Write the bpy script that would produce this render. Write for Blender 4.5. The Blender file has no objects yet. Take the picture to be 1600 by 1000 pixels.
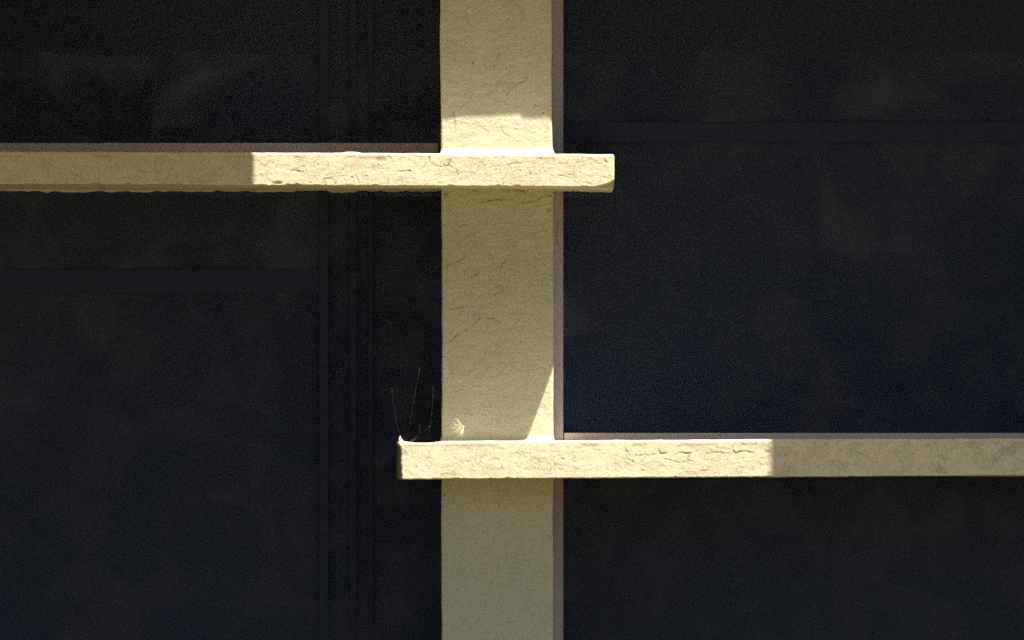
import bpy, math, random
import numpy as np
from mathutils import Vector

S = 0.0017            # metres for one photograph pixel at the pillar's face
D = 19300 * S         # camera to pillar face
EYE = 745             # photograph row at eye level (z = 0)
DL = 150 * S          # how far the ledges stand out from the pillar
REC = 190 * S         # how far the windows are set back
K = 2.75              # sun: drop per unit of depth
LX = K * 0.3345       # sun: sideways run per unit of depth
GROUND = -1.62
scene = bpy.context.scene
col = scene.collection

# ------------------------------------------------------------------ camera
cam_d = bpy.data.cameras.new('camera')
cam = bpy.data.objects.new('camera', cam_d); col.objects.link(cam)
cam.location = (0, -D, 0); cam.rotation_euler = (math.radians(90), 0, 0)
cam_d.sensor_fit = 'HORIZONTAL'; cam_d.sensor_width = 36
cam_d.lens = 36 * D / (1600 * S)
cam_d.shift_y = (EYE - 500) / 1600
cam_d.clip_end = 1000
scene.camera = cam

# ------------------------------------------------------------------ light
to_sun = Vector((LX, -1.0, K)).normalized()
world = bpy.data.worlds.new('World'); scene.world = world; world.use_nodes = True
wn = world.node_tree.nodes; wl = world.node_tree.links
sky = wn.new('ShaderNodeTexSky'); sky.sky_type = 'NISHITA'; sky.sun_disc = False
sky.sun_elevation = math.asin(to_sun.z)
sky.sun_rotation = math.atan2(to_sun.x, to_sun.y)
sky.air_density = 1.0; sky.dust_density = 2.0; sky.ozone_density = 1.0
wl.new(sky.outputs[0], wn['Background'].inputs[0])
wn['Background'].inputs[1].default_value = 0.05
sun_d = bpy.data.lights.new('sun', 'SUN'); sun_d.energy = 5.0; sun_d.angle = math.radians(0.5)
sun_d.color = (1.0, 0.89, 0.715)
sun = bpy.data.objects.new('sun', sun_d); col.objects.link(sun)
sun.rotation_euler = (-to_sun).to_track_quat('-Z', 'Y').to_euler()
vs = scene.view_settings
vs.view_transform = 'Standard'; vs.look = 'None'; vs.gamma = 1.0; vs.use_curve_mapping = False
vs.exposure = 1.20

# ------------------------------------------------------------------ numeric helpers
rng = np.random.default_rng(7)
_perm = rng.random((256, 256))
def vnoise(x, y, seed=0):
    x = np.asarray(x, float) + seed * 17.31; y = np.asarray(y, float) + seed * 9.77
    x, y = np.broadcast_arrays(x, y)
    xi = np.floor(x).astype(int); yi = np.floor(y).astype(int)
    fx = x - xi; fy = y - yi
    fx = fx * fx * (3 - 2 * fx); fy = fy * fy * (3 - 2 * fy)
    g = lambda a, b: _perm[a % 256, b % 256]
    return ((g(xi, yi) * (1 - fx) + g(xi + 1, yi) * fx) * (1 - fy)
            + (g(xi, yi + 1) * (1 - fx) + g(xi + 1, yi + 1) * fx) * fy) * 2 - 1
def fbm(x, y, o=4, seed=0):
    a = 1.0; t = 0.0; n = 0.0
    for i in range(o):
        t = t + a * vnoise(np.asarray(x) * 2 ** i, np.asarray(y) * 2 ** i, seed + i * 3); n += a; a *= 0.5
    return t / n
def smooth(e0, e1, x):
    t = np.clip((np.asarray(x, float) - e0) / (e1 - e0), 0, 1)
    return t * t * (3 - 2 * t)
def seg_dist(px, py, pts):
    d = np.full(np.shape(px), 1e9)
    for (ax, ay), (bx, by) in zip(pts[:-1], pts[1:]):
        vx, vy = bx - ax, by - ay
        t = np.clip(((px - ax) * vx + (py - ay) * vy) / max(vx * vx + vy * vy, 1e-9), 0, 1)
        d = np.minimum(d, np.hypot(px - ax - t * vx, py - ay - t * vy))
    return d
def grooves(px, py, cracks, dots, wide=0.85):
    """depth (0..1) of hairline cracks and pits, in photograph pixels"""
    g = np.zeros(np.shape(px))
    wx = px + 1.3 * vnoise(px / 4.0, py / 4.0, 31); wy = py + 1.3 * vnoise(px / 4.0, py / 4.0, 47)
    for pts, w, a in cracks:
        broken = 0.45 + 0.55 * smooth(-0.5, 0.3, vnoise(px / 6.0, py / 6.0, 61))
        g = np.maximum(g, a * broken * np.exp(-(seg_dist(wx, wy, pts) / (w * wide)) ** 2))
    for x, y, rx, ry, a in dots:
        g = np.maximum(g, a * np.exp(-(((px - x) / rx) ** 2 + ((py - y) / ry) ** 2) ** 1.5))
    return g

# ------------------------------------------------------------------ object helpers
def link(name, me, mat, parent=None, smooth_shade=True):
    o = bpy.data.objects.new(name, me); col.objects.link(o)
    if mat: me.materials.append(mat)
    if parent: o.parent = parent
    if smooth_shade and len(me.polygons):
        me.polygons.foreach_set('use_smooth', [True] * len(me.polygons))
    return o
def tag(o, label, cat, group=None):
    o['kind'] = 'thing'; o['label'] = label; o['category'] = cat
    if group: o['group'] = group
    return o
def empty(name, loc):
    o = bpy.data.objects.new(name, None); col.objects.link(o); o.location = loc; o.empty_display_size = 0.1
    return o
def mesh(name, V, F, dirt=None):
    me = bpy.data.meshes.new(name); me.from_pydata([tuple(v) for v in V], [], F); me.update()
    if dirt is not None:
        a = me.attributes.new('dirt', 'FLOAT', 'POINT'); a.data.foreach_set('value', np.asarray(dirt, np.float32))
    return me
def box_mesh(name, x0, x1, y0, y1, z0, z1, bev=0.0):
    import bmesh
    bm = bmesh.new(); bmesh.ops.create_cube(bm, size=1.0)
    for v in bm.verts:
        v.co = Vector(((x0 + x1) / 2 + v.co.x * (x1 - x0), (y0 + y1) / 2 + v.co.y * (y1 - y0), (z0 + z1) / 2 + v.co.z * (z1 - z0)))
    if bev: bmesh.ops.bevel(bm, geom=list(bm.edges), offset=bev, segments=2, affect='EDGES')
    me = bpy.data.meshes.new(name); bm.to_mesh(me); bm.free(); return me
def tube(name, pts, r0, r1, n=5):
    V = []; F = []
    for i, p in enumerate(pts):
        p = Vector(p); q = Vector(pts[min(i + 1, len(pts) - 1)]) - Vector(pts[max(i - 1, 0)])
        q.normalize(); a = q.orthogonal().normalized(); b = q.cross(a)
        r = r0 + (r1 - r0) * i / (len(pts) - 1)
        for k in range(n):
            t = 2 * math.pi * k / n; V.append(p + a * r * math.cos(t) + b * r * math.sin(t))
    for i in range(len(pts) - 1):
        for k in range(n):
            F.append((i * n + k, i * n + (k + 1) % n, (i + 1) * n + (k + 1) % n, (i + 1) * n + k))
    F.append(tuple(range(n))[::-1]); F.append(tuple(range((len(pts) - 1) * n, len(pts) * n)))
    return V, F
def at(px, py, Y):
    """the point of the place, at depth Y, that stands at this photograph pixel"""
    f = (D + Y) / D
    return ((px - 800) * S * f, Y, (EYE - py) * S * f)
def grid_faces(nu, nv, closed_v=False):
    F = []
    for i in range(nu - 1):
        for j in range(nv if closed_v else nv - 1):
            j2 = (j + 1) % nv
            F.append((i * nv + j, i * nv + j2, (i + 1) * nv + j2, (i + 1) * nv + j))
    return F

# ------------------------------------------------------------------ materials
def new_mat(name):
    m = bpy.data.materials.new(name); m.use_nodes = True
    return m, m.node_tree.nodes, m.node_tree.links, m.node_tree.nodes['Principled BSDF']
def noise_node(N, L, scale, detail=4, rough=0.6, vec=None, dist=0.0):
    n = N.new('ShaderNodeTexNoise'); n.inputs['Scale'].default_value = scale
    n.inputs['Detail'].default_value = detail; n.inputs['Roughness'].default_value = rough
    n.inputs['Distortion'].default_value = dist
    if vec is not None: L.new(vec, n.inputs['Vector'])
    return n.outputs['Fac']
def ramp(N, L, fac, stops):
    r = N.new('ShaderNodeValToRGB'); e = r.color_ramp.elements
    while len(e) < len(stops): e.new(0.5)
    for el, (p, c) in zip(e, stops): el.position = p; el.color = (*c, 1) if len(c) == 3 else c
    L.new(fac, r.inputs[0]); return r.outputs[0]
def mixc(N, L, fac, a, b, mode='MIX'):
    m = N.new('ShaderNodeMix'); m.data_type = 'RGBA'; m.blend_type = mode
    for sock, v in ((m.inputs[0], fac), (m.inputs[6], a), (m.inputs[7], b)):
        if hasattr(v, 'default_value') or hasattr(v, 'is_linked'): L.new(v, sock)
        elif isinstance(v, (int, float)): sock.default_value = v
        else: sock.default_value = (*v, 1)
    return m.outputs[2]
def math_node(N, L, op, a, b):
    m = N.new('ShaderNodeMath'); m.operation = op
    for sock, v in zip(m.inputs, (a, b)):
        if isinstance(v, (int, float)): sock.default_value = v
        else: L.new(v, sock)
    return m.outputs[0]

def plaster(name, c0, c1, c2, grain, relief, crackle, stretch):
    m, N, L, P = new_mat(name)
    tc = N.new('ShaderNodeTexCoord'); obj = tc.outputs['Object']
    mp = N.new('ShaderNodeMapping'); mp.inputs['Scale'].default_value = stretch
    mp.inputs['Rotation'].default_value = (0, math.radians(18), 0); L.new(obj, mp.inputs['Vector'])
    big = noise_node(N, L, 9, 5, 0.6, obj)
    base = ramp(N, L, big, [(0.30, c0), (0.52, c1), (0.72, c2)])
    fine = noise_node(N, L, grain, 2, 0.7, obj)
    base = mixc(N, L, 0.55, base, ramp(N, L, fine, [(0.33, (0.50, 0.48, 0.44)), (0.5, (0.93, 0.93, 0.93)), (0.68, (1.15, 1.13, 1.08))]), 'MULTIPLY')
    # hairline crazing of the old paint, in patches
    mw = N.new('ShaderNodeTexNoise'); mw.inputs['Scale'].default_value = 60; L.new(obj, mw.inputs['Vector'])
    wv = N.new('ShaderNodeVectorMath'); wv.operation = 'MULTIPLY_ADD'
    L.new(mw.outputs['Color'], wv.inputs[0]); wv.inputs[1].default_value = (0.02, 0.02, 0.02); L.new(obj, wv.inputs[2])
    vo = N.new('ShaderNodeTexVoronoi'); vo.feature = 'DISTANCE_TO_EDGE'; vo.inputs['Scale'].default_value = 34
    L.new(wv.outputs[0], vo.inputs['Vector'])
    line = ramp(N, L, vo.outputs['Distance'], [(0.0, (1, 1, 1)), (0.026, (0, 0, 0))])
    patch = ramp(N, L, noise_node(N, L, 22, 3, 0.6, obj), [(0.44, (0, 0, 0)), (0.62, (1, 1, 1))])
    craze = math_node(N, L, 'MULTIPLY', math_node(N, L, 'MULTIPLY', line, patch), crackle)
    spots = ramp(N, L, noise_node(N, L, 120, 1, 0.5, obj), [(0.70, (0, 0, 0)), (0.78, (1, 1, 1))])
    base = mixc(N, L, math_node(N, L, 'MULTIPLY', spots, 0.45), base, (0.22, 0.17, 0.08))
    base = mixc(N, L, craze, base, (0.20, 0.15, 0.07))
    at_ = N.new('ShaderNodeAttribute'); at_.attribute_name = 'dirt'
    base = mixc(N, L, math_node(N, L, 'MINIMUM', at_.outputs['Fac'], 1.0), base, (0.085, 0.065, 0.030))
    L.new(base, P.inputs['Base Color']); P.inputs['Roughness'].default_value = 0.88
    P.inputs['Specular IOR Level'].default_value = 0.25
    h = math_node(N, L, 'ADD', math_node(N, L, 'MULTIPLY', noise_node(N, L, grain * 0.55, 3, 0.65, mp.outputs[0]), 1.0),
                  math_node(N, L, 'MULTIPLY', noise_node(N, L, 46, 4, 0.65, mp.outputs[0], 0.3), 1.2))
    h = math_node(N, L, 'SUBTRACT', h, math_node(N, L, 'MULTIPLY', craze, 1.0))
    b = N.new('ShaderNodeBump'); b.inputs['Strength'].default_value = 1.0; b.inputs['Distance'].default_value = relief
    L.new(h, b.inputs['Height']); L.new(b.outputs[0], P.inputs['Normal'])
    return m
M_ledge = plaster('ledge_paint', (0.74, 0.675, 0.51), (0.80, 0.74, 0.565), (0.82, 0.765, 0.59), 260, 0.0010, 0.60, (1, 1, 1.3))
M_pillar = plaster('pillar_plaster', (0.56, 0.57, 0.445), (0.615, 0.605, 0.49), (0.65, 0.625, 0.52), 240, 0.0016, 0.34, (0.95, 1, 1.1))

def frame_paint(name, ca, cb):
    m, N, L, P = new_mat(name)
    tc = N.new('ShaderNodeTexCoord'); o = tc.outputs['Object']
    n = noise_node(N, L, 200, 3, 0.7, o); big = noise_node(N, L, 6, 4, 0.6, o)
    base = ramp(N, L, big, [(0.3, ca), (0.7, cb)])
    base = mixc(N, L, 0.4, base, ramp(N, L, n, [(0.3, (0.62, 0.6, 0.6)), (0.65, (1.1, 1.1, 1.1))]), 'MULTIPLY')
    at_ = N.new('ShaderNodeAttribute'); at_.attribute_name = 'dirt'
    base = mixc(N, L, math_node(N, L, 'MINIMUM', at_.outputs['Fac'], 1.0), base, (0.06, 0.05, 0.05))
    L.new(base, P.inputs['Base Color']); P.inputs['Roughness'].default_value = 0.7
    P.inputs['Specular IOR Level'].default_value = 0.2
    b = N.new('ShaderNodeBump'); b.inputs['Distance'].default_value = 0.0012; L.new(n, b.inputs['Height']); L.new(b.outputs[0], P.inputs['Normal'])
    return m
M_frame = frame_paint('mauve_frame_paint', (0.46, 0.41, 0.53), (0.53, 0.475, 0.60))
M_transom = frame_paint('lightened_transom_paint', (0.70, 0.60, 0.60), (0.78, 0.67, 0.67))  # frame paint, warmer and lightened to make up for weak light in the recess

def glass():
    m, N, L, P = new_mat('window_glass'); N.remove(P); out = N['Material Output']
    tc = N.new('ShaderNodeTexCoord'); o = tc.outputs['Object']
    w = noise_node(N, L, 2.2, 2, 0.5, o)
    b = N.new('ShaderNodeBump'); b.inputs['Distance'].default_value = 0.002; b.inputs['Strength'].default_value = 0.5; L.new(w, b.inputs['Height'])
    gl = N.new('ShaderNodeBsdfGlossy'); gl.inputs['Roughness'].default_value = 0.032; L.new(b.outputs[0], gl.inputs['Normal'])
    tr = N.new('ShaderNodeBsdfTransparent'); tr.inputs[0].default_value = (0.55, 0.58, 0.66, 1)
    fr = N.new('ShaderNodeFresnel'); fr.inputs['IOR'].default_value = 1.62
    m1 = N.new('ShaderNodeMixShader'); L.new(fr.outputs[0], m1.inputs[0]); L.new(tr.outputs[0], m1.inputs[1]); L.new(gl.outputs[0], m1.inputs[2])
    df = N.new('ShaderNodeBsdfDiffuse')     # bluish haze put into the pane colour in place of sky sheen
    blue_haze = ramp(N, L, noise_node(N, L, 230, 2, 0.8, o), [(0.35, (0.052, 0.052, 0.052)), (0.5, (0.060, 0.060, 0.060)), (0.76, (0.068, 0.068, 0.068)), (0.82, (0.22, 0.22, 0.22))])
    df.inputs[0].default_value = (0.33, 0.43, 1.0, 1)
    m2 = N.new('ShaderNodeMixShader'); L.new(blue_haze, m2.inputs[0]); L.new(m1.outputs[0], m2.inputs[1]); L.new(df.outputs[0], m2.inputs[2])
    L.new(m2.outputs[0], out.inputs[0]); return m
M_glass = glass()

def simple(name, c0, c1, scale, rough=0.9, bump=0.0):
    m, N, L, P = new_mat(name)
    tc = N.new('ShaderNodeTexCoord'); n = noise_node(N, L, scale, 5, 0.6, tc.outputs['Object'])
    L.new(ramp(N, L, n, [(0.35, c0), (0.65, c1)]), P.inputs['Base Color']); P.inputs['Roughness'].default_value = rough
    P.inputs['Specular IOR Level'].default_value = 0.2
    if bump:
        b = N.new('ShaderNodeBump'); b.inputs['Distance'].default_value = bump; L.new(n, b.inputs['Height']); L.new(b.outputs[0], P.inputs['Normal'])
    return m
M_ground = simple('dry_lawn', (0.092, 0.082, 0.030), (0.138, 0.118, 0.048), 3.0)
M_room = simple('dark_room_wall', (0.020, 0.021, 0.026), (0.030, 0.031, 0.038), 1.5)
M_bar = simple('dark_bar_paint', (0.020, 0.026, 0.066), (0.027, 0.033, 0.076), 40.0, 0.8)
M_hedge = simple('hedge_leaf', (0.045, 0.110, 0.016), (0.200, 0.130, 0.055), 3.0, 0.6)
N = M_hedge.node_tree.nodes; L = M_hedge.node_tree.links; P = N['Principled BSDF']      # thin leaves let light through
tl = N.new('ShaderNodeBsdfTranslucent'); L.new(P.inputs['Base Color'].links[0].from_socket, tl.inputs[0])
mx = N.new('ShaderNodeMixShader'); mx.inputs[0].default_value = 0.5
L.new(P.outputs[0], mx.inputs[1]); L.new(tl.outputs[0], mx.inputs[2]); L.new(mx.outputs[0], N['Material Output'].inputs[0])
M_slab = simple('shade_slab_concrete', (0.30, 0.29, 0.27), (0.38, 0.37, 0.34), 6.0)  # concrete tone of the unseen slabs added for shade
M_flake = simple('loose_paint', (0.74, 0.68, 0.52), (0.80, 0.74, 0.58), 90.0)
M_curl = simple('peeled_paint_edge', (0.62, 0.46, 0.33), (0.72, 0.58, 0.42), 120.0)
m, N, L, P = new_mat('silky_hair'); P.inputs['Base Color'].default_value = (0.85, 0.76, 0.56, 1); P.inputs['Roughness'].default_value = 0.5
M_silk = m
m, N, L, P = new_mat('spider_silk'); P.inputs['Base Color'].default_value = (0.36, 0.28, 0.22, 1); P.inputs['Roughness'].default_value = 0.4
M_web = m

# ------------------------------------------------------------------ setting
V = [(-60, -60, GROUND), (60, -60, GROUND), (60, 60, GROUND), (-60, 60, GROUND)]
g = link('ground', mesh('ground', V, [(0, 1, 2, 3)]), M_ground); g['kind'] = 'structure'

# dark room behind the glass: side walls, back wall, floor, ceiling
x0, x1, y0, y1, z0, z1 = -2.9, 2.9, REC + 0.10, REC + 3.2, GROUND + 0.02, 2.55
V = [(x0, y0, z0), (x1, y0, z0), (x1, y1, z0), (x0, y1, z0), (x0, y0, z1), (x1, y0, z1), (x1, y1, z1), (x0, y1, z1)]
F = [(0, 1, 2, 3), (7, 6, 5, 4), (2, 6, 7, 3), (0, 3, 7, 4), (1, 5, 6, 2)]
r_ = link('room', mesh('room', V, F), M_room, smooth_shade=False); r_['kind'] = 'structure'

# ------------------------------------------------------------------ pillar
P_CRACKS = [([(752, 317), (762, 314), (775, 312), (783, 313)], 1.1, 0.9), ([(786, 312), (800, 311)], 1.0, 0.6),
    ([(815, 317), (830, 316), (838, 312), (848, 307), (864, 306)], 1.1, 0.9), ([(738, 298), (748, 296)], 1.1, 0.6), ([(786, 297), (802, 295), (820, 301)], 1.1, 0.6),
    ([(696, 415), (708, 411), (718, 407), (726, 402)], 1.0, 0.8), ([(735, 433), (745, 428), (748, 422)], 1.0, 0.7),
    ([(778, 411), (784, 412), (790, 408)], 1.0, 0.7), ([(785, 413), (782, 422), (780, 430)], 1.0, 0.6), ([(712, 360), (722, 352), (736, 349)], 0.9, 0.4),
    ([(704, 533), (718, 519), (730, 514), (738, 509), (745, 501), (752, 496)], 0.9, 0.6), ([(760, 495), (770, 498), (785, 504)], 0.8, 0.5),
    ([(705, 483), (718, 480), (735, 480), (747, 477)], 0.8, 0.5), ([(765, 465), (778, 458), (785, 454), (784, 443), (775, 449)], 0.8, 0.5),
    ([(780, 568), (781, 556), (786, 544)], 0.8, 0.45), ([(740, 602), (750, 603), (757, 601)], 0.8, 0.5), ([(800, 575), (825, 578), (850, 574)], 0.8, 0.3),
    ([(709, 174), (707, 178), (709, 186), (711, 194), (712, 204)], 0.9, 0.75), ([(720, 167), (733, 156), (738, 142)], 0.8, 0.5),
    ([(790, 150), (796, 142), (808, 131), (819, 126), (825, 118)], 0.8, 0.65), ([(768, 108), (775, 94), (781, 82)], 0.8, 0.5), ([(824, 118), (822, 106)], 0.7, 0.4),
    ([(767, 192), (772, 197), (777, 190), (783, 186)], 0.8, 0.5), ([(782, 195), (786, 206), (789, 212), (799, 213)], 0.8, 0.5),
    ([(770, 235), (778, 232), (783, 235)], 1.1, 0.6), ([(803, 203), (809, 201)], 1.2, 0.7), ([(840, 204), (843, 202)], 1.0, 0.6), ([(721, 229), (732, 231)], 1.0, 0.5),
    ([(744, 905), (758, 904), (770, 910)], 0.8, 0.4), ([(810, 867), (830, 880), (855, 885)], 0.8, 0.3), ([(825, 923), (840, 921)], 0.8, 0.4)]
P_DOTS = [(739, 98, 1.8, 2.2, 0.8), (837, 164, 1.6, 1.6, 0.8), (849, 176, 1.6, 1.2, 0.8), (758, 110, 1.4, 1.4, 0.5), (848, 15, 1.3, 1.3, 0.8), (770, 497, 1.4, 1.2, 0.9),
    (814, 533, 1.6, 1.8, 0.6), (792, 584, 1.4, 1.2, 0.7), (858, 328, 6, 3, 0.5), (697, 303, 4, 4, 0.5), (790, 477, 1.3, 1.3, 0.5), (694, 772, 2, 3, 0.6), (832, 961, 1.6, 1.6, 0.6), (735, 980, 1.2, 1.2, 0.7)]
def pillar():
    zpx = np.concatenate([np.linspace(-1000, -40, 20), np.arange(-30, 1030, 1.25), np.linspace(1040, EYE - GROUND / S, 12)])
    # across: back left, left side, corner, face, corner, right side, back right;  u = 0..1 across, y depth px, n = (nx, ny)
    R = 3.5
    prof = [(0, d, -1, 0) for d in (186, 120, 60, 24, 10)]
    prof += [(R - R * math.cos(t), R - R * math.sin(t), -math.cos(t), -math.sin(t)) for t in np.linspace(0, math.pi / 2, 6)]
    W = 175.0
    prof += [(x, 0, 0, -1) for x in np.arange(R + 1.2, W - R - 0.6, 1.25)]
    prof += [(W - R + R * math.sin(t), R - R * math.cos(t), math.sin(t), -math.cos(t)) for t in np.linspace(0, math.pi / 2, 6)]
    prof += [(W, d, 1, 0) for d in (10, 24, 60, 120, 186)]
    prof = np.array(prof); nv = len(prof)
    PX, PY = np.meshgrid(prof[:, 0], zpx, indexing='xy')           # rows = height
    Yd = np.broadcast_to(prof[:, 1], PX.shape).copy()
    nx = np.broadcast_to(prof[:, 2], PX.shape); ny = np.broadcast_to(prof[:, 3], PX.shape)
    xl = 687.6 + 2.6 * smooth(60, 320, PY) - 0.5 * smooth(700, 800, PY) + 0.6 * vnoise(PY / 40, 0, 5)
    xr = 862.0 + 3.0 * smooth(160, 300, PY) - 0.6 * smooth(600, 700, PY) + 0.5 * vnoise(PY / 35, 3, 9)
    # the plaster flares where it meets the tops of the ledges
    fl = np.zeros(PY.shape)
    for top in (239.5, 688.5):
        t = np.clip((PY - (top - 11)) / 11, 0, 1) * (PY < top + 4); fl = np.maximum(fl, t ** 2.2)
    xl = xl - 3 * fl; xr = xr + 3 * fl
    X = xl + PX / W * (xr - xl)
    face = np.clip(-ny, 0, 1)
    disp = 1.3 * fbm(X / 60, PY / 60, 3, 2) + 0.9 * fbm(X / 14, PY / 9, 3, 8) + 0.35 * fbm(X / 3.2, PY / 2.6, 2, 14)
    rough_zone = smooth(480, 330, PY) * smooth(285, 300, PY) + smooth(860, 770, PY) * smooth(735, 750, PY)
    disp = disp + rough_zone * (1.5 * fbm(X / 16 + PY / 22, PY / 5, 3, 21))
    gv = grooves(X, PY, P_CRACKS, P_DOTS, 0.95) * face
    Yd = Yd + ny * disp * 0.55 * 1.0 + gv * 1.4 - fl * 5 * face
    X = X + nx * disp * 0.35
    V = np.stack([(X - 800) * S, Yd * S, (EYE - PY) * S], -1).reshape(-1, 3)
    base_dirt = np.clip(0.05 * smooth(0.1, 0.6, fbm(X / 25, PY / 25, 3, 77)), 0, 1)
    dirt = np.clip(gv * 0.95 + base_dirt, 0, 1).reshape(-1)
    F = grid_faces(len(zpx), nv)
    F = [f[::-1] for f in F]
    o = link('pillar', mesh('pillar', V, F, dirt), M_pillar)
    return tag(o, 'cream plastered vertical pillar standing between the two dark windows', 'pillar')
pillar()

# ------------------------------------------------------------------ ledges
def ledge(label, xa, xb, top_f, bot_f, cracks, dots, end, step=1.25, dl=DL, seed=0, mods=None):
    f = (D - dl) / D
    cols = np.arange(xa, xb + 0.01, step); n = len(cols)
    d = dl / S; R = 4.0; R2 = 1.6; B = 188.5                   # B: it runs back to the window frames
    # profile: (kind weight 0 top .. 1 bottom, depth y px, ny, nz)
    rows = []
    for y in np.linspace(B, -d + R + 1, 40): rows.append(('t', y, 0, 1, 0.0))
    for t in np.linspace(0.15, 1.42, 5): rows.append(('t', -d + R - R * math.sin(t), -math.sin(t), math.cos(t), R * (1 - math.cos(t))))
    nf = 44
    for k in np.linspace(0, 1, nf): rows.append(('f', -d, -1, 0, k))
    for t in np.linspace(0.2, 1.4, 4): rows.append(('b', -d + R2 - R2 * math.cos(t), -math.cos(t), -math.sin(t), R2 * (1 - math.sin(t))))
    for y in np.linspace(-d + R2 + 1, B, 40): rows.append(('b', y, 0, -1, 0.0))
    nv = len(rows)
    PX = np.repeat(cols[:, None], nv, 1)
    top = np.asarray(top_f(cols))[:, None]; bot = np.asarray(bot_f(cols))[:, None]
    PY = np.zeros((n, nv)); Yd = np.zeros((n, nv)); ny = np.zeros((n, nv)); nz = np.zeros((n, nv)); isf = np.zeros(nv)
    for j, (kd, y, a, b, c) in enumerate(rows):
        Yd[:, j] = y; ny[:, j] = a; nz[:, j] = b; isf[j] = kd == 'f'
        if kd == 't': PY[:, j] = top[:, 0] + c
        elif kd == 'b': PY[:, j] = bot[:, 0] - c
        else: PY[:, j] = (top + R * 0.95 + (bot - R2 * 0.95 - top - R * 0.95) * c)[:, 0]
    # edges wander and crumble
    wt = np.clip(1 - (PY - top) / 10, 0, 1); wb = np.clip(1 - (bot - PY) / 8, 0, 1)
    front = np.clip((-Yd - d + 40) / 40, 0, 1)
    PY = PY + wt * front * (0.9 * fbm(PX / 22, 0.3, 4, seed + 3)) + wb * front * (0.8 * fbm(PX / 14, 0.7, 4, seed + 6) - 7 * np.clip(fbm(PX / 17, 2.3, 4, seed + 27) - 0.27, 0, 0.5))
    # ragged rear edge of the underside
    rear = np.clip((Yd - 150) / 30, 0, 1) * (nz < -0.5)
    PY = PY - rear * 1.9 * np.clip(fbm(PX / 18, 1.7, 4, seed + 9) * 2.2 - 0.1, -0.5, 1)
    disp = 1.0 * fbm(PX / 45, (PY + Yd) / 30, 3, seed + 1) + 0.34 * smooth(-0.2, 0.5, fbm(PX / 60, PY / 40, 2, seed + 70)) * fbm(PX / 11, (PY + Yd) / 8, 3, seed + 12) + 0.10 * fbm(PX / 3, (PY + Yd) / 2.4, 2, seed + 15)
    gv = grooves(PX, PY, cracks, dots) * isf[None, :]
    lost = smooth(0.12, 0.20, fbm(PX / 26, PY / 17, 4, seed + 23)) * isf[None, :] * smooth(4, 10, PY - top) * smooth(2, 7, bot - PY)      # where a coat of paint has come away
    rim = np.clip(lost * (1 - lost) * 4, 0, 1)
    Yd = Yd + ny * disp * 0.65 + gv * 0.9 + lost * 0.26
    PY = PY - nz * disp * 0.5
    extra = np.zeros(PX.shape)
    if mods is not None: PX, PY, Yd, extra = mods(PX, PY, Yd, top, bot, d)
    # rounded free end
    if end == 'right':
        t = np.clip((PX - (xb - 5)) / 5, 0, 1)
    else:
        t = np.clip(((xa + 5) - PX) / 5, 0, 1)
    ins = 4 * (1 - np.sqrt(np.clip(1 - t * t, 0, 1)))
    mid = (top + bot) / 2
    PY = PY + np.sign(mid - PY) * np.minimum(ins * 0.7, abs(mid - PY)); Yd = Yd + ins * (Yd < -d + 20)
    V = np.stack([(PX - 800) * S * f, Yd * S, (EYE - PY) * S * f], -1).reshape(-1, 3)
    F = [q[::-1] for q in grid_faces(n, nv, True)]
    F.append(tuple(range(nv))); F.append(tuple(range((n - 1) * nv, n * nv))[::-1])
    F = [q[::-1] for q in F]
    low = np.clip(0.35 * smooth(0.0, 0.5, fbm(PX / 16, PY / 9, 3, seed + 40)), 0, 1) * isf[None, :]
    bounce_cut = 0.62 * (nz > 0.9) * smooth(-d + 4, -d + 14, Yd) * (0.8 + 0.4 * fbm(PX / 20, Yd / 20, 3, seed + 33))   # grime on the flat top, deepened to cut bounced light
    dirt = np.clip(gv * 1.0 + low * 0.20 + lost * 0.08 + rim * 0.22 + extra + bounce_cut, 0, 1).reshape(-1)
    o = link('ledge', mesh('ledge', V, F, dirt), M_ledge)
    return tag(o, label, 'ledge', 'plaster ledges across the pillar')

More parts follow.
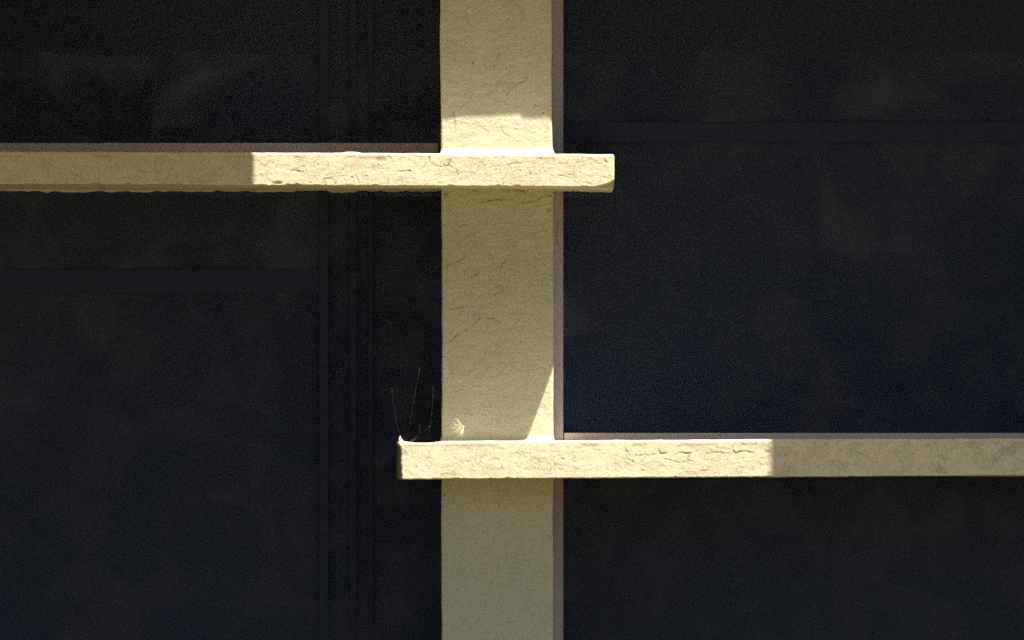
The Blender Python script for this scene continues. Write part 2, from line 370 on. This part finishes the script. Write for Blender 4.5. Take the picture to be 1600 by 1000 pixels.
A_CRACKS = [([(504, 280), (513, 279), (519, 280), (524, 286)], 0.9, 0.9), ([(557, 276), (559, 281), (561, 286), (553, 287)], 0.8, 0.8), ([(607, 278), (606, 284), (607, 288)], 0.8, 0.7),
    ([(622, 268), (634, 268), (642, 267)], 1.0, 0.7), ([(670, 240), (670, 247), (673, 253), (678, 258), (685, 260), (695, 259), (702, 257)], 0.8, 0.85),
    ([(703, 247), (702, 254), (700, 258), (706, 261)], 0.8, 0.7), ([(591, 244), (590, 252)], 0.8, 0.4), ([(606, 244), (611, 249)], 1.0, 0.6), ([(630, 243), (625, 251)], 0.8, 0.5),
    ([(584, 257), (584, 266), (590, 268)], 0.8, 0.4), ([(592, 263), (599, 264)], 1.0, 0.5), ([(648, 245), (656, 247)], 0.9, 0.5), ([(648, 255), (652, 258)], 0.8, 0.4), ([(612, 266), (614, 256), (618, 250)], 0.7, 0.35),
    ([(455, 272), (456, 266), (462, 266), (468, 270)], 0.9, 0.5), ([(540, 245), (556, 245)], 0.9, 0.5), ([(430, 243), (448, 244), (470, 245)], 0.9, 0.35),
    ([(760, 262), (790, 258), (822, 253)], 0.8, 0.5), ([(821, 265), (826, 262), (828, 264), (831, 263)], 0.8, 0.8), ([(826, 267), (829, 272)], 0.9, 0.8),
    ([(860, 275), (875, 274), (895, 273)], 0.8, 0.4), ([(945, 249), (948, 253)], 1.1, 0.8), ([(702, 250), (701, 258)], 0.8, 0.7), ([(785, 281), (782, 279)], 0.9, 0.6), ([(735, 248), (748, 249)], 0.8, 0.4),
    ([(797, 286), (802, 290)], 1.0, 0.6), ([(913, 285), (925, 288)], 0.9, 0.5), ([(904, 250), (900, 254)], 0.8, 0.4), ([(714, 268), (717, 274)], 0.8, 0.45), ([(680, 259), (660, 262)], 0.7, 0.3)]
A_DOTS = [(434, 286, 8, 3, 0.9), (474, 260, 1.4, 1.6, 0.8), (497, 257, 1.8, 1.2, 0.6), (466, 268, 3, 2, 0.5), (550, 277, 1.8, 1.4, 1.0), (485, 285, 1.6, 1.4, 0.7), (640, 267, 2.6, 1.3, 1.0),
    (670.5, 246, 1.8, 2.0, 1.0), (671, 250, 1.6, 2, 0.6), (700.5, 258, 1.6, 1.6, 0.8), (845, 248, 1.3, 1.5, 0.6), (944, 276, 1.5, 1.2, 0.8), (591, 258, 1.2, 1.2, 0.6), (524, 288, 3, 1.5, 0.5), (420, 244, 1.5, 1.5, 0.5), (595, 248, 8, 5, 0.22), (560, 262, 10, 5, 0.15)]
B_CRACKS = [([(992, 712), (1000, 712), (1012, 711), (1022, 711)], 0.9, 0.85), ([(1028, 703), (1030, 708), (1034, 709), (1041, 709)], 0.9, 0.9), ([(1056, 709), (1066, 708), (1081, 708)], 0.9, 0.85),
    ([(1072, 719), (1080, 711)], 0.8, 0.6), ([(1039, 717), (1048, 720)], 1.0, 0.8), ([(1048, 720), (1058, 723), (1066, 722), (1074, 720), (1082, 720)], 0.8, 0.6), ([(1104, 708), (1120, 707), (1140, 708)], 0.9, 0.8),
    ([(1146, 704), (1148, 708), (1155, 706), (1160, 705), (1168, 706), (1178, 707)], 0.9, 0.95), ([(1194, 706), (1202, 706)], 1.0, 0.9), ([(1097, 711), (1099, 717)], 0.7, 0.6), ([(1087, 744), (1091, 738)], 0.8, 0.5),
    ([(1096, 735), (1104, 736)], 1.1, 0.6), ([(1059, 698), (1064, 698)], 1.0, 0.7), ([(1097, 702), (1103, 703), (1105, 700)], 0.9, 0.5), ([(1186, 722), (1190, 726), (1195, 722), (1198, 728)], 0.9, 0.7), ([(980, 718), (990, 721)], 1.0, 0.7),
    ([(977, 704), (980, 706)], 1.0, 0.7), ([(1000, 734), (1005, 736)], 1.3, 0.7), ([(960, 712), (972, 716), (978, 724)], 0.8, 0.4), ([(1030, 728), (1050, 732), (1075, 734)], 0.8, 0.3), ([(1110, 724), (1130, 727), (1150, 724)], 0.8, 0.3),
    ([(626, 705), (629, 710)], 0.9, 0.8), ([(630, 720), (634, 718)], 0.8, 0.6), ([(669, 706), (673, 710)], 0.8, 0.4), ([(728, 720), (732, 723), (736, 721)], 0.8, 0.7), ([(734, 734), (742, 736)], 0.9, 0.7), ([(718, 723), (724, 723)], 0.8, 0.4),
    ([(900, 708), (915, 704), (930, 702)], 0.8, 0.3), ([(944, 742), (950, 738)], 0.8, 0.4), ([(1160, 716), (1178, 714)], 0.9, 0.4)]
B_DOTS = [(880, 717, 2, 1.4, 0.75), (650, 730, 1.5, 1.5, 0.6), (1147, 706, 1.8, 1.8, 0.9), (1003, 735, 3, 1.6, 0.5), (1170, 706, 1.6, 1.6, 0.6), (699, 730, 1.3, 1.1, 0.5), (986, 720, 3, 1.8, 0.4), (1090, 727, 2, 1.2, 0.35)]

def mods_a(PX, PY, Yd, top, bot, d):
    w = np.clip(1 - (PY - top) / 6, 0, 1)
    PY = PY - w * 2.4 * np.exp(-((PX - 550) / 13) ** 4)                    # blister on the top edge
    # broken lower right corner
    line = bot - 1 - 10 * np.clip((PX - 926) / 34, 0, 1) ** 2
    over = np.clip(PY - line, 0, 30) * (Yd < -d + 60) * (PX > 926)
    Yd = Yd + over * 4.0 * np.clip(1 - (Yd + d) / 60, 0, 1)
    e = np.clip(over / 3, 0, 1) * 0.35
    return PX, PY, Yd, e
def mods_b(PX, PY, Yd, top, bot, d):
    # weathered left end: the end face leans, its front edge is nibbled
    w = np.clip(1 - (PX - 618) / 26, 0, 1)
    front = np.clip((-Yd - d + 60) / 60, 0, 1)
    PX = PX + w * front * (8.0 + 4.2 * fbm(PY / 6.0, 0.2, 3, 5) + 3 * np.clip((PY - 740) / 8, 0, 1) - 3 * np.clip((700 - PY) / 10, 0, 1))
    sag = np.exp(-((PX - 662) / 24) ** 4) * np.clip(1 - (PY - top) / 8, 0, 1)
    PY = PY + 2.6 * sag
    e = 0.55 * (w > 0.83) * (PY > 696) + 0.4 * np.clip(1 - (PX - 617) / 9, 0, 1) * (1 - front)
    return PX, PY, Yd, e
lin = lambda a, b, xa, xb: (lambda x: a + (b - a) * (np.asarray(x) - xa) / (xb - xa))
la = ledge('cream ledge in the upper half, running left, with a blunt broken right end', -420, 960, lin(238.2, 241.0, 400, 960), lin(289.2, 292.2, 400, 940), A_CRACKS, A_DOTS, 'right', seed=0, mods=mods_a)
lb = ledge('cream ledge in the lower half, running right, with a nibbled mossy left end', 619, 2040, lin(689.5, 686.5, 620, 1200), lin(749.0, 745.0, 620, 1200), B_CRACKS, B_DOTS, 'left', seed=50, mods=mods_b)
# the next ledge up, just above the picture: its shadow lies on the top of the pillar
def mods_c(PX, PY, Yd, top, bot, d):
    w = np.clip(1 - (bot - PY) / 12, 0, 1)
    X0 = 815 + 121 * LX
    PY = PY - w * (5.5 * smooth(X0 - 165, X0 - 90, PX) + 4.5 * smooth(X0 - 70, X0 - 2, PX) - 7 * smooth(X0 - 1, X0 + 4, PX)) + w * 1.5 * fbm(PX / 12, 0.4, 3, 91)
    return PX, PY, Yd, np.zeros(PX.shape)
fc = (D - 121 * S) / D
tc_ = EYE - (EYE + 200) / fc; bc_ = EYE - (EYE + 142) / fc
ledge('cream ledge above the others, its shadow falling on the pillar', -420, 2040, lambda x: tc_ + 0 * x, lambda x: bc_ + 0 * x, [], [], 'left', step=3.0, dl=121 * S, seed=90, mods=mods_c)

# loose bits of paint that belong to the ledges
def flake(parent, pts, Y, thick, mat, name='paint_flake'):
    n = len(pts)
    V = [at(x, y, Y + random.uniform(-0.0004, 0.0004)) for x, y in pts]
    cx = sum(p[0] for p in pts) / n; cy = sum(p[1] for p in pts) / n
    V += [at(cx + (x - cx) * 1.05, cy + (y - cy) * 1.05, Y + thick) for x, y in pts]
    F = [tuple(range(n))] + [(i, i + n, (i + 1) % n + n, (i + 1) % n) for i in range(n)]
    o = link(name, mesh(name, V, F), mat, parent, False); return o
random.seed(3)
flake(la, [(511, 281.5), (515, 280.8), (520, 281.8), (522.5, 285), (522, 288.5), (511, 288.8), (510, 285)], -DL - 0.0035, 0.006, M_flake)
flake(la, [(554, 287), (557, 284.5), (560.5, 285.5), (560, 288.8), (555, 289.2)], -DL - 0.0025, 0.004, M_flake)
flake(la, [(417, 287), (421, 285.5), (424, 287), (423, 289), (418, 289.3)], -DL - 0.0025, 0.004, M_flake)
def curl():
    pts = [(630, 697, 6, .000), (627.5, 692, 5.5, .000), (626, 688, 4.2, .002), (625.2, 684.5, 2.6, .004), (625.4, 681.0, 0.7, .005)]
    V = []; F = []; n = 8
    for px, py, r, dy in pts:
        c = at(px, py, -DL + 0.006 + dy)
        for k in range(n):
            t = 2 * math.pi * k / n
            V.append((c[0] + r * S * 0.75 * math.cos(t) * (1 + 0.2 * random.uniform(-1, 1)), c[1] + 0.6 * r * S * math.sin(t), c[2] + 0.4 * S * random.uniform(-1, 1)))
    for i in range(len(pts) - 1):
        for k in range(n): F.append((i * n + k, i * n + (k + 1) % n, (i + 1) * n + (k + 1) % n, (i + 1) * n + k))
    F.append(tuple(range((len(pts) - 1) * n, len(pts) * n)))
    o = link('paint_curl', mesh('paint_curl', V, F), M_curl, lb); o['label'] = 'pinkish curl of peeling paint on the ledge corner'
curl()

# ------------------------------------------------------------------ windows
FW = REC            # front of the frames
def strip(name, px0, px1, py0, py1, parent, cracks=(), depth=0.05, ragged=0.0):
    """a painted frame bar with a finely gridded, slightly uneven front"""
    sx = 6.0 if px1 - px0 > 200 else 1.6; sy = 1.8 if py1 - py0 < 200 else 1.6
    xs = np.linspace(px0, px1, int((px1 - px0) / sx) + 2); ys = np.linspace(py0, py1, int((py1 - py0) / sy) + 2)
    PX, PY = np.meshgrid(xs, ys, indexing='ij')
    g_ = grooves(PX, PY, list(cracks), []) if cracks else np.zeros(PX.shape)
    Y = FW + (0.5 * fbm(PX / 30, PY / 30, 3, 17) + g_ * 1.2) * S
    f = (D + FW) / D
    low = np.clip((PY - (py1 - 3)) / 3, 0, 1)
    PYr = PY + low * ragged * fbm(PX / 14, 0.1, 4, 83)
    ix, iy = PX.shape
    V = np.stack([(PX - 800) * S * f, Y, (EYE - PYr) * S * f], -1).reshape(-1, 3)
    Vb = V.copy(); Vb[:, 1] = FW + depth
    ring = [i * iy for i in range(ix)] + [(ix - 1) * iy + j for j in range(1, iy)] + [i * iy + iy - 1 for i in range(ix - 2, -1, -1)] + [j for j in range(iy - 2, 0, -1)]
    F = [q[::-1] for q in grid_faces(ix, iy)]
    Vall = np.concatenate([V, Vb[ring]]); n0 = len(V); R = len(ring)
    F += [(ring[k], ring[(k + 1) % R], n0 + (k + 1) % R, n0 + k) for k in range(R)] + [tuple(n0 + k for k in range(R))]
    dirt = np.concatenate([np.clip(g_ * 0.8, 0, 1).reshape(-1), np.zeros(R)])
    return link(name, mesh(name, Vall, F, dirt), M_transom if name == 'transom' else M_frame, parent, False)
def pane(parent, px0, px1, z0, z1):
    f = (D + FW) / D
    me = box_mesh('pane', (px0 - 800) * S * f, (px1 - 800) * S * f, FW + 0.024, FW + 0.028, z0, z1)
    # a sheet, seen as one surface
    V = [((px0 - 800) * S * f, FW + 0.026, z0), ((px1 - 800) * S * f, FW + 0.026, z0), ((px1 - 800) * S * f, FW + 0.026, z1), ((px0 - 800) * S * f, FW + 0.026, z1)]
    bpy.data.meshes.remove(me)
    return link('pane', mesh('pane', V, [(0, 1, 2, 3)]), M_glass, parent, False)
f = (D + FW) / D
zpx = lambda py: (EYE - py) * S * f
ZB, ZT = GROUND + 0.03, 2.5
pyb, pyt = EYE - ZB / S / f, EYE - ZT / S / f
wl_ = empty('window', (-0.8, FW, GROUND))
wr_ = empty('window', (0.8, FW, GROUND))
wparts = []
wparts += [strip('jamb', 692, 796, pyt, pyb, wl_), strip('jamb', -760, -700, pyt, pyb, wl_),
           strip('transom', -698, 684.5, 223.5, 299.2, wl_, ragged=3.5)]
wparts += [strip('jamb', 798, 880, pyt, pyb, wr_, [([(867, 346), (870, 349)], 1.0, 0.8), ([(872, 345), (871, 352), (870, 361), (869, 370)], 1.0, 0.9), ([(869, 374), (869.5, 380)], 1.0, 0.8), ([(868, 535), (869, 525)], 1.2, 0.5), ([(871, 800), (869, 830)], 1.0, 0.3), ([(868, 446), (869, 455)], 1.0, 0.5)]),
           strip('jamb', 2300, 2360, pyt, pyb, wr_),
           strip('transom', 881.5, 2298, 676.5, 744, wr_)]
wparts += [pane(wl_, -720, 700, zpx(260), ZT), pane(wl_, -720, 700, ZB, zpx(262)),
           pane(wr_, 870, 2310, zpx(710), ZT), pane(wr_, 870, 2310, ZB, zpx(712))]
def bar(parent, px0, px1, py0, py1, front):
    me = box_mesh('glazing_bar', (px0 - 800) * S * f, (px1 - 800) * S * f, FW + front, FW + 0.0245, (EYE - py1) * S * f, (EYE - py0) * S * f, 0.002)
    return link('glazing_bar', me, M_bar, parent, False)
for a, b in ((498, 513), (546, 557), (575, 583)):
    wparts.append(bar(wl_, a, b, pyt, 222, 0.012)); wparts.append(bar(wl_, a, b, 301, pyb, 0.012))
wparts.append(bar(wl_, -698, 499, 420, 458, 0.016))
wparts.append(bar(wr_, 882, 2298, 190, 222, 0.014))
for o in wparts:
    o.location = -o.parent.location
tag(wl_, 'dark window left of the pillar with faint leafy reflections, mauve transom behind upper ledge', 'window', 'dark windows')
tag(wr_, 'dark window right of the pillar with mauve jamb and a transom behind lower ledge', 'window', 'dark windows')

# ------------------------------------------------------------------ spider threads and the downy seed
def threads():
    root = empty('cobweb', at(650, 690, -DL + 0.01))
    sets = [[(625, 681), (621, 665), (617, 645), (614, 628), (612, 606)], [(634, 688), (640, 664), (644, 640), (649, 612), (653, 590), (656, 574)],
            [(668, 689), (672, 666), (674, 650), (676, 632), (677, 604)], [(662, 676), (668, 669), (673, 664)], [(626, 684), (633, 690), (642, 690), (650, 686)],
            [(642, 688), (648, 685), (651, 681), (653, 685)], [(652, 692), (655, 680), (656, 664)], [(630, 690), (645, 692), (665, 693), (684, 690)]]
    for k, p in enumerate(sets):
        rr = 0.00008 if k not in (4, 5) else 0.00018
        Y = -DL + 0.012 + 0.004 * (k % 3)
        pts = [at(x, y, Y + 0.002 * i) for i, (x, y) in enumerate(p)]
        V, F = tube('thread', pts, rr, rr * 0.7, 4)
        o = link('thread', mesh('thread', V, F), M_web, root); o.location = -root.location
    tag(root, 'fine spider threads rising from the left end of the lower ledge', 'cobweb')
threads()
def seed():
    root = empty('downy_seed', at(722, 688, -0.05))
    c = (723.5, 668.5); Y0 = -0.075
    random.seed(11)
    ends = []
    for k in range(80):
        a = math.radians(random.uniform(112, 262)); l = random.uniform(15, 25)
        if random.random() < 0.25: a = math.radians(random.uniform(250, 275)); l = random.uniform(12, 18)
        ends.append((c[0] + l * math.cos(a), c[1] - l * 0.78 * math.sin(a) if a < math.pi else c[1] - l * 0.85 * math.sin(a)))
    for i, (x, y) in enumerate(ends):
        dy = random.uniform(-0.012, 0.012); bx = random.uniform(-1.5, 1.5); by = random.uniform(-1.5, 1.5)
        pts = [at(c[0] + random.uniform(-.8, .8), c[1] + random.uniform(-1, 1), Y0), at((c[0] + x) / 2 + bx, (c[1] + y) / 2 + by, Y0 + dy * 0.6), at(x, y, Y0 + dy)]
        V, F = tube('hair', pts, 0.00026, 0.00014, 4)
        o = link('hair', mesh('hair', V, F), M_silk, root); o.location = -root.location
    V, F = tube('seed_grain', [at(724, 665, Y0), at(724.4, 668, Y0), at(724, 672, Y0)], 0.0016, 0.0008, 6)
    o = link('seed_grain', mesh('seed_grain', V, F), M_silk, root); o.location = -root.location
    tag(root, 'small fan of downy seed hairs caught at the pillar foot on lower ledge', 'seed')
seed()

# ------------------------------------------------------------------ above and behind the picture: slabs added to shade the far ledge ends, hedge the panes mirror
def shade_slab(edge, far, label):
    """slab with a slanting end; edge is where its end stands above the ledge front, far its other end"""
    zb = (EYE + 400) * S; d0 = -DL / S; d1 = -1700.0
    e1 = edge + LX * (d0 - d1)
    def prism(name, pts, z0, z1, parent=None):
        n = len(pts); V = [((x - 800) * S, y * S, z0) for x, y in pts] + [((x - 800) * S, y * S, z1) for x, y in pts]
        F = [tuple(range(n))[::-1], tuple(range(n, 2 * n))] + [(k, (k + 1) % n, (k + 1) % n + n, k + n) for k in range(n)]
        if far < edge: F = [q[::-1] for q in F]
        return link(name, mesh(name, V, F), M_slab, parent, False)
    o = prism('shade_slab', [(edge, REC / S), (edge, d0), (e1, d1), (far, d1), (far, REC / S)], zb, zb + 60 * S)
    e0 = edge + LX * (d0 - d1 - 60)
    prism('shade_beam', [(e0, d1 + 60), (e1 - 2, d1 + 1), (far, d1 + 1), (far, d1 + 60)], zb - 0.70, zb - 0.003, o)  # added drop beam, keeps more sky light off the ledge ends
    return tag(o, label, 'shade_slab', 'added shade slabs above the picture')
shade_slab(400, -2400, 'unseen slab added above the left window to shade the ledge end')
shade_slab(1200, 4600, 'unseen slab added above the right window to shade the ledge end')

def hedge():
    r = np.random.default_rng(5); n = 60000
    X = r.uniform(-11, 11, n); Z = GROUND + r.uniform(0, 1, n) ** 0.9 * (6.4 + 1.2 * vnoise(X / 1.3, 0, 3)); Y = -D - 9.5 + 0.9 * fbm(X / 1.1, Z / 1.0, 3, 4) + r.uniform(-0.6, 0.6, n)
    keep = fbm(X / 0.20, Z / 0.18, 2, 44) > -0.46
    X, Y, Z = X[keep], Y[keep], Z[keep]; n = len(X)
    a = r.normal(size=(n, 3)); a /= np.linalg.norm(a, axis=1)[:, None]
    b = np.cross(a, r.normal(size=(n, 3))); b /= np.linalg.norm(b, axis=1)[:, None]
    s = r.uniform(0.06, 0.13, n)[:, None]; c = np.stack([X, Y, Z], 1)
    V = np.stack([c - a * s, c + b * s * 0.55, c + a * s, c - b * s * 0.55], 1).reshape(-1, 3)
    F = np.arange(n * 4).reshape(-1, 4).tolist()
    root = empty('hedge', (0, -D - 9.5, GROUND))
    o = link('foliage', mesh('foliage', V, F), M_hedge, root, False); o.location = -root.location; o['kind'] = 'stuff'
    tag(root, 'tall leafy hedge facing the windows across the lawn', 'hedge')
hedge()

scene.cycles.use_denoising = False
scene.cycles.max_bounces = 8
